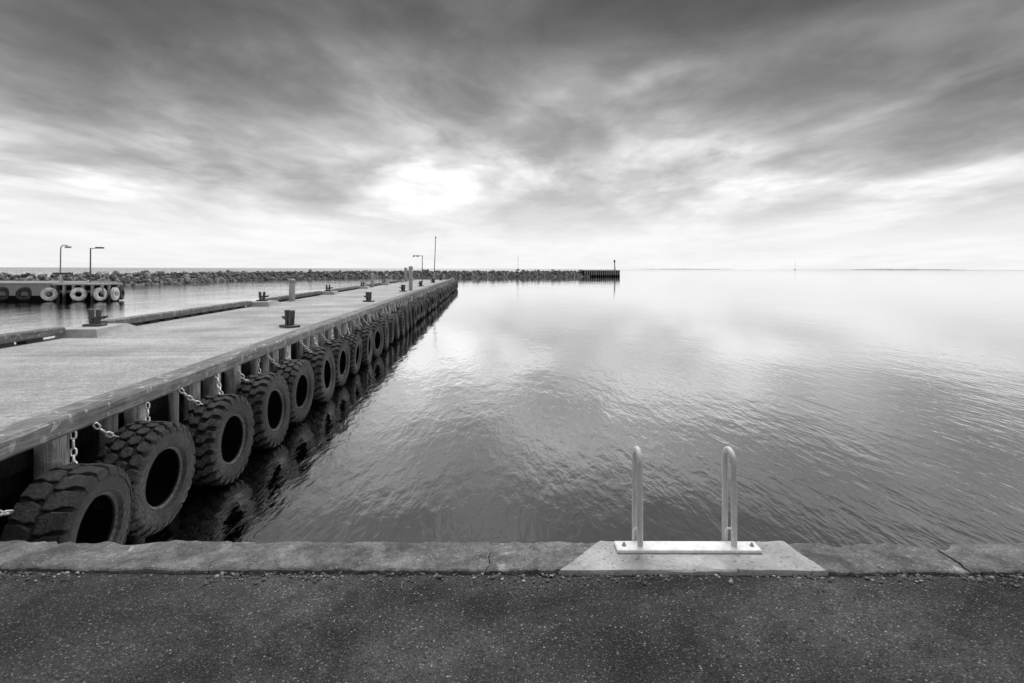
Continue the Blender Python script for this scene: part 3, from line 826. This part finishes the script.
# ---- lamp and mast near the pier end
o = empty('street_lamp', pp(8.1, 75, DZ)); tag(o, 'slim lamp post with two small heads on one arm, near the end of the pier', 'street lamp')
b = MB(); b.tube([(0, 0, 0), (0.03, 0, 3.66)], [0.07, 0.045], 10); b.build('pole', M['pole'], o)
b = MB(); b.tube([(0.05, 0, 3.62), (-1.2, 0, 3.66)], 0.035, 8); b.build('arm', M['pole'], o)
for xx in (-0.62, -1.15):
    b = MB(); b.revolve([(0.03, 0.12), (0.12, 0.05), (0.19, -0.06), (0.17, -0.10), (0, -0.11)], 14, Matrix.Translation((xx, 0, 3.6))); b.build('lamp_head', M['pole'], o)
o = empty('mast', pp(6.35, 73.5, DZ)); tag(o, 'tall thin mast with a small cap standing near the end of the pier', 'mast')
b = MB(); b.tube([(0, 0, 0), (0.02, 0, 0.5)], [0.14, 0.12], 12); b.build('base', M['iron'], o)
b = MB(); b.tube([(0.02, 0, 0.5), (0.05, 0, 1.4)], [0.10, 0.09], 12); b.build('sleeve', M['pad'], o)
b = MB(); b.tube([(0.05, 0, 1.4), (0.22, 0, 6.1)], [0.055, 0.045], 10); b.build('pole', M['iron'], o)
b = MB(); b.revolve([(0.05, 6.05), (0.13, 6.1), (0.13, 6.16), (0.0, 6.2)], 12, Matrix.Translation((0.22, 0, 0))); b.build('cap', M['iron'], o)

# ================================================================== FAR QUAY WITH WHITE TYRES (left)
def px(px_, Y): return (px_ - 512) * Y / F
Q = empty('harbour_quay', (-45, 54, 0)); tag(Q, 'old concrete quay across the basin with a piled timber end and white tyres', 'quay')
def ql(x, y, z): return (x + 45, y - 54, z)
XQ = px(55, 54)
b = MB(); b.box(-30, XQ + 45, -0.6, 8, -4, -0.06); b.build('concrete_wall', M['far_concrete'], Q, smooth=0)
b = MB(); b.box(-30, XQ + 45, -0.66, 8, -0.058, 0.04); b.build('coping', M['far_concrete'], Q, smooth=0)
b = MB(); b.box(-30, XQ + 45.005, -0.64, -0.602, -4, -1.22); b.build('weed_band', M['dark_timber'], Q, smooth=0)
XE = -40.7
b = MB(); b.box(XQ + 45.01, XE + 45, -0.45, 2.5, -0.16, 0.0); b.build('timber_deck', M['pad'], Q, smooth=0)
b = MB(); b.box(XQ + 45.01, XE + 44.6, 0.6, 2.3, -4, -0.17); b.build('back_wall', M['dark_timber'], Q, smooth=0)
for k in range(6):
    xx = XQ + 45.2 + k * 0.94
    if xx > XE + 44.95: break
    b = MB(); b.tube([(xx, -0.25, -0.165), (xx, -0.25, -2.6)], 0.15, 10); b.build('pile', M['grey_timber'], Q)
for k in range(2):
    b = MB(); b.tube([(XE + 44.85, 0.75 + k * 1.2, -0.165), (XE + 44.85, 0.75 + k * 1.2, -2.6)], 0.15, 10); b.build('pile', M['grey_timber'], Q)
b = MB(); b.box(XQ + 45.05, XE + 44.8, 0.1, 0.35, -0.95, -0.7); b.build('wale', M['grey_timber'], Q, smooth=0)
def small_tyre(mname):
    o = empty('tyre_bumper'); b = MB()
    pr = []
    for k in range(14):
        q = 2 * pi * k / 14; pr.append((0.55 + 0.25 * cos(q) * (0.95 if cos(q) > 0 else 0.9), 0.2 * sin(q)))
    b.revolve(pr, 36, AX, closed=True); b.build('carcass', M[mname], o); 
    b = MB()
    for k in range(30):
        q = 2 * pi * k / 30; Mx = Matrix.Rotation(q, 4, 'X') @ Matrix.Translation((0, 0, 0.79))
        b.box(-0.13, 0.13, -0.045, 0.045, -0.03, 0.02, Mx)
    b.build('tread', M[mname], o)
    return o
wt = small_tyre('white_rubber'); dt = small_tyre('rubber')
qt = [(2, 53.2, 55, 0, 'd', 'dark tyre across the basin, far from the white ones'),
      (24.6, 53.2, 55, 0, 'd', 'dark tyre on the concrete quay wall across the basin, left of the white tyres'),
      (49.2, 53.2, 52, 3, 'w', 'white painted tyre where the far concrete quay meets its piled end'),
      (78.6, 53.4, 50, 3, 'w', 'white painted tyre below the flat lamp head, second of the white ones'),
      (100.5, 53.6, 12, 3, 'w', 'white painted tyre near the corner of the far quay, third of the white ones'),
      (115.3, 54.3, -12, 2, 'w', 'narrow looking white tyre turned round the corner of the far quay'),
      (121.3, 55.6, -20, 2, 'd', 'edge-on grey tyre on the end face of the far quay')]
fw = fd = True
for (p_, Y, rz, tilt, k, lb) in qt:
    if k == 'w': o = wt if fw else copy_tree(wt); fw = False
    else: o = dt if fd else copy_tree(dt); fd = False
    o.matrix_world = Matrix.Translation((px(p_, Y), Y, -1.05)) @ Matrix.Rotation(radians(-rz), 4, 'Z') @ Matrix.Rotation(radians(-tilt), 4, 'Y') @ Matrix.Diagonal((0.85, 0.82, 0.82, 1))
    tag(o, lb, 'tyre', 'tyres on the far quay')
# lamps on the far quay
o = empty('street_lamp', (px(60.3, 56), 56, 0.04)); tag(o, 'lamp post with a curved neck on the far quay, above a horizontal board', 'street lamp')
b = MB(); b.tube([(0, 0, 0), (0.03, 0, 3.4), (0.08, 0, 3.65), (0.22, 0, 3.82), (0.45, 0, 3.86), (0.75, 0, 3.8)], [0.07, 0.06, 0.055, 0.05, 0.05, 0.05], 10); b.build('pole', M['grey_paint'], o)
b = MB(); b.box(0.5, 1.1, -0.14, 0.14, 3.56, 3.75, bev=0.05); b.build('lamp_head', M['grey_paint'], o)
o = empty('notice_board', (px(63, 55.4), 55.4, 0.04)); tag(o, 'flat dark board carried level at the foot of the curved lamp post', 'board')
b = MB(); b.box(-1.05, 1.05, -0.05, 0.05, 0.82, 1.02, bev=0.015); b.build('panel', M['iron'], o)
b = MB(); b.box(-0.3, -0.2, -0.04, 0.04, 0, 0.82); b.build('leg', M['white'], o)
b = MB(); b.box(-0.12, -0.04, -0.04, 0.04, 0, 0.82); b.build('leg', M['grey_paint'], o)
o = empty('street_lamp', (px(90.3, 56), 56, 0.0)); tag(o, 'lamp post with a straight arm and flat dark head on the far quay', 'street lamp')
b = MB(); b.tube([(0, 0, 0), (0.02, 0, 3.6)], [0.075, 0.06], 10); b.build('pole', M['pole'], o)
b = MB(); b.tube([(0, 0, 3.55), (0.7, 0, 3.6)], 0.04, 8); b.build('arm', M['grey_paint'], o)
b = MB(); b.box(0.55, 1.4, -0.16, 0.16, 3.55, 3.72, bev=0.06); b.build('lamp_head', M['iron'], o)
o = empty('boarding_ladder', (px(106.6, 54.6), 54.6, 0.0)); tag(o, 'thin hooped ladder rail at the tip of the far quay', 'ladder')
for s in (-1, 1):
    b = MB(); b.tube([(s * 0.22, 0, 0), (s * 0.22, 0, 0.95), (s * 0.22, -0.08, 1.1), (s * 0.22, -0.3, 1.15), (s * 0.22, -0.5, 1.0), (s * 0.22, -0.55, 0)], 0.03, 8); b.build('handrail', M['grey_paint'], o)
b = MB(); b.tube([(-0.22, -0.2, 1.15), (0.22, -0.2, 1.15)], 0.025, 8); b.build('crossbar', M['grey_paint'], o)

# ================================================================== BREAKWATER
# waterline on the harbour side, then the crest a little behind
WL = [(-100, 62), (-84, 78), (-75, 92), (-72, 104), (-72, 125), (-71.5, 148), (-62, 172), (-45, 193), (-27, 206), (0, 219), (22, 228), (33, 232)]
def smooth_path(P_, step):
    out = []
    for i in range(len(P_) - 1):
        p0 = Vector(P_[max(i - 1, 0)]); p1 = Vector(P_[i]); p2 = Vector(P_[i + 1]); p3 = Vector(P_[min(i + 2, len(P_) - 1)])
        n = max(2, int((p2 - p1).length / step))
        for k in range(n):
            f = k / n
            out.append(0.5 * ((2 * p1) + (p2 - p0) * f + (2 * p0 - 5 * p1 + 4 * p2 - p3) * f * f + (3 * p1 - p0 - 3 * p2 + p3) * f ** 3))
    out.append(Vector(P_[-1])); return out
SP = smooth_path(WL, 0.7)
def side_n(i):
    a = SP[min(i + 1, len(SP) - 1)] - SP[max(i - 1, 0)]; a.normalize(); return Vector((-a.y, a.x))    # left of travel = away from the harbour
def crest(i):
    p = SP[i]; left = max(0.0, min(1.0, (86 - p.y) / 16))
    return 0.42 + 1.15 * left + 0.3 * max(0, min(1, (p.y - 160) / 50))
core = MB(); vs = []; fs = []
for i, p in enumerate(SP):
    n = side_n(i); c = crest(i) - 0.55
    for (d, z) in ((-1.2, -3.5), (0.3, -1.7), (3.6, c), (7.0, c), (11, -3.5)):
        q = p + n * d; vs.append((q.x, q.y, z + 0.2 * fbm(i * 0.6, d, 1.0)))
for i in range(len(SP) - 1):
    for k in range(4): fs.append((i * 5 + k, i * 5 + k + 1, (i + 1) * 5 + k + 1, (i + 1) * 5 + k))
fs.append((4, 3, 2, 1, 0)); L5 = (len(SP) - 1) * 5; fs.append((L5, L5 + 1, L5 + 2, L5 + 3, L5 + 4))
core.add(vs, fs)
def rock_mesh(seed):
    import bmesh
    bm = bmesh.new(); bmesh.ops.create_icosphere(bm, subdivisions=2, radius=1.0)
    rnd = random.Random(seed); pl_ = []
    for k in range(9):
        v = Vector((rnd.gauss(0, 1), rnd.gauss(0, 1), rnd.gauss(0, 1))).normalized(); pl_.append((v, rnd.uniform(0.55, 0.85)))
    for v in bm.verts:
        for (n, d) in pl_:
            e = v.co.dot(n) - d
            if e > 0: v.co -= n * e
        v.co *= 1 + 0.06 * fbm(v.co.x * 2 + seed, v.co.y * 2, v.co.z * 2)
    vs = [v.co.copy() for v in bm.verts]; fs = [[v.index for v in f.verts] for f in bm.faces]
    bm.free(); return vs, fs
RM = [rock_mesh(k) for k in range(7)]
rocks = []
rr_ = random.Random(5)
for i, p in enumerate(SP):
    if p.y < 66: continue
    n = side_n(i); c = crest(i)
    far = p.y > 150
    for (d, z) in ((-0.1, -1.75), (0.8, -1.15), (1.8, -0.5), (2.9, 0.1 if c > 0.8 else 0.0), (3.8, c - 0.35), (5.2, c - 0.45)):
        if rr_.random() < 0.13: continue
        q = p + n * (d + rr_.uniform(-0.3, 0.3)); ta = Vector((n.y, -n.x)); q = q + ta * rr_.uniform(-0.5, 0.5)
        sz = rr_.uniform(0.24, 0.52) if rr_.random() < 0.85 else rr_.uniform(0.5, 0.85)
        rocks.append((q.x, q.y, min(z + rr_.uniform(-0.2, 0.25), c - sz * 0.4), sz))
rocks.sort(key=lambda r: sqrt(r[0] ** 2 + r[1] ** 2) / r[3])
def visible_guess(r):
    u = 512 + F * r[0] / r[1]
    return u > -5
vis = [r for r in rocks if visible_guess(r)]
ind = [r for r in vis if not (r[1] < 75)][:300]; inds = set(id(r) for r in ind)
rmeshes = []
for k, (v_, f_) in enumerate(RM):
    b = MB(); b.add(v_, f_); ob = b.build('armour_rock', M['rock'], smooth=28); rmeshes.append(ob)
usedr = [False] * 7
for r in ind:
    k = rr_.randrange(7)
    o = rmeshes[k] if not usedr[k] else rmeshes[k].copy()
    if usedr[k]: COL.objects.link(o)
    usedr[k] = True
    o.location = r[:3]; o.rotation_euler = (rr_.uniform(0, 6), rr_.uniform(0, 6), rr_.uniform(0, 6)); s = r[3]
    o.scale = (s * rr_.uniform(0.9, 1.5), s * rr_.uniform(0.8, 1.2), s * rr_.uniform(0.7, 1.05))
    tag(o, 'grey armour rock in the nearer part of the long breakwater, behind the left basin', 'rock', 'armour rocks of the breakwater')
for r in rocks:
    if id(r) in inds: continue
    v_, f_ = RM[rr_.randrange(7)]; s = r[3]
    Mx = Matrix.Translation(r[:3]) @ Matrix.Rotation(rr_.uniform(0, 6), 4, 'Z') @ Matrix.Rotation(rr_.uniform(0, 6), 4, 'X') @ Matrix.Diagonal((s * rr_.uniform(.9, 1.5), s * rr_.uniform(.8, 1.2), s * rr_.uniform(.7, 1.05), 1))
    core.add(v_, f_, Mx)
tag(core.build('breakwater_rubble', M['rubble'], smooth=28), 'long low mass of breakwater rubble running across the horizon', 'breakwater', kind='stuff')
# piled head at the end of the breakwater
H = empty('breakwater_jetty', (33, 232, 0)); tag(H, 'dark piled timber head at the right tip of the breakwater', 'jetty head')
a_ = Vector((47.8, 238.5)) - Vector((31, 231.5)); ang = atan2(a_.y, a_.x); ln = a_.length
H.location = (31, 231.5, 0); H.rotation_euler = (0, 0, ang)
b = MB(); b.box(0, ln, 0, 5, 0.75, 1.05); b.build('deck', M['grey_timber'], H, smooth=0)
b = MB(); b.box(0.1, ln - 0.1, 0.3, 4.8, -4, 0.74); b.build('core', M['dark_timber'], H, smooth=0)
for k in range(17):
    b = MB(); xx = 0.4 + k * (ln - 0.8) / 16; b.tube([(xx, 0.05, 0.75), (xx, 0.05, -3)], 0.24, 8); b.build('pile', M['grey_timber'], H)
Bc = empty('harbour_beacon', (45.6, 239.5, 1.05)); tag(Bc, 'small harbour light on a post at the tip of the breakwater', 'beacon')
b = MB(); b.tube([(0, 0, 0), (0, 0, 1.0)], [0.5, 0.4], 10); b.build('base', M['white'], Bc)
b = MB(); b.tube([(0, 0, 1.0), (-0.15, 0, 3.4)], [0.22, 0.2], 10); b.build('post', M['iron'], Bc)
b = MB(); b.revolve([(0.25, 3.4), (0.38, 3.5), (0.38, 4.2), (0.28, 4.5), (0, 4.7)], 12, Matrix.Translation((-0.15, 0, 0))); b.build('lantern', M['iron'], Bc)
o = empty('light_mast', (px(518, 225), 225, 0.7)); tag(o, 'very thin pale mast standing on the breakwater left of its tip', 'mast')
b = MB(); b.tube([(0, 0, 0), (0, 0, 6.3)], [0.07, 0.05], 8); b.build('pole', M['grey_paint'], o)
b = MB(); b.box(-0.6, 0.6, -0.3, 0.3, 0, 0.8, bev=0.05); b.build('foot', M['grey_paint'], o)

# open sea beyond the breakwater (rougher than the sheltered harbour)
sea = [(SP[i] + side_n(i) * 9) for i in range(0, len(SP), 6)]
pl2 = [(p.x, p.y) for p in sea] + [(40, 238), (46.0, 243.0), (46.0 / 243 * 15000, 15000), (-15000, 15000), (-15000, 60)]
sheet('open_sea', pl2, WATER_Z + 0.02, M['sea'])
# low land on the horizon
def land(name, x0, x1, Y, hmax, seed):
    n = 60; b = MB(); vs = []; fs = []
    for i in range(n + 1):
        f = i / n; xx = x0 + (x1 - x0) * f
        env = min(1, f * 5, (1 - f) * 5)
        h = max(0.4, hmax * env * (0.55 + 0.7 * fbm(f * 9, seed) + 0.5 * fbm(f * 34, seed + 2)))
        vs += [(xx, Y, WATER_Z - 1), (xx, Y, WATER_Z + 0.3), (xx, Y + 120, WATER_Z + h), (xx, Y + 500, WATER_Z + h * 0.8), (xx, Y + 800, WATER_Z - 1)]
    for i in range(n):
        for k in range(4): fs.append((i * 5 + k, (i + 1) * 5 + k, (i + 1) * 5 + k + 1, i * 5 + k + 1))
    b.add(vs, fs); return tag(b.build(name, M['land'], smooth=0), kind='structure')
land('far_shore', px(645, 6000), px(737, 6000), 6000, 9, 3.0)
land('far_shore', px(868, 5000), px(985, 5000), 5000, 13, 8.0)
land('far_shore', px(800, 7000), px(1100, 7000), 7000, 6, 5.0)
o = empty('radio_mast', (px(795, 3200), 3200, WATER_Z)); tag(o, 'tiny distant mast on the horizon at the right', 'mast')
b = MB(); b.tube([(0, 0, 0), (0, 0, 60)], [0.6, 0.3], 8); b.build('pole', M['grey_paint'], o)
b = MB(); b.box(-3, 3, -3, 3, 0, 4); b.build('footing', M['grey_paint'], o)
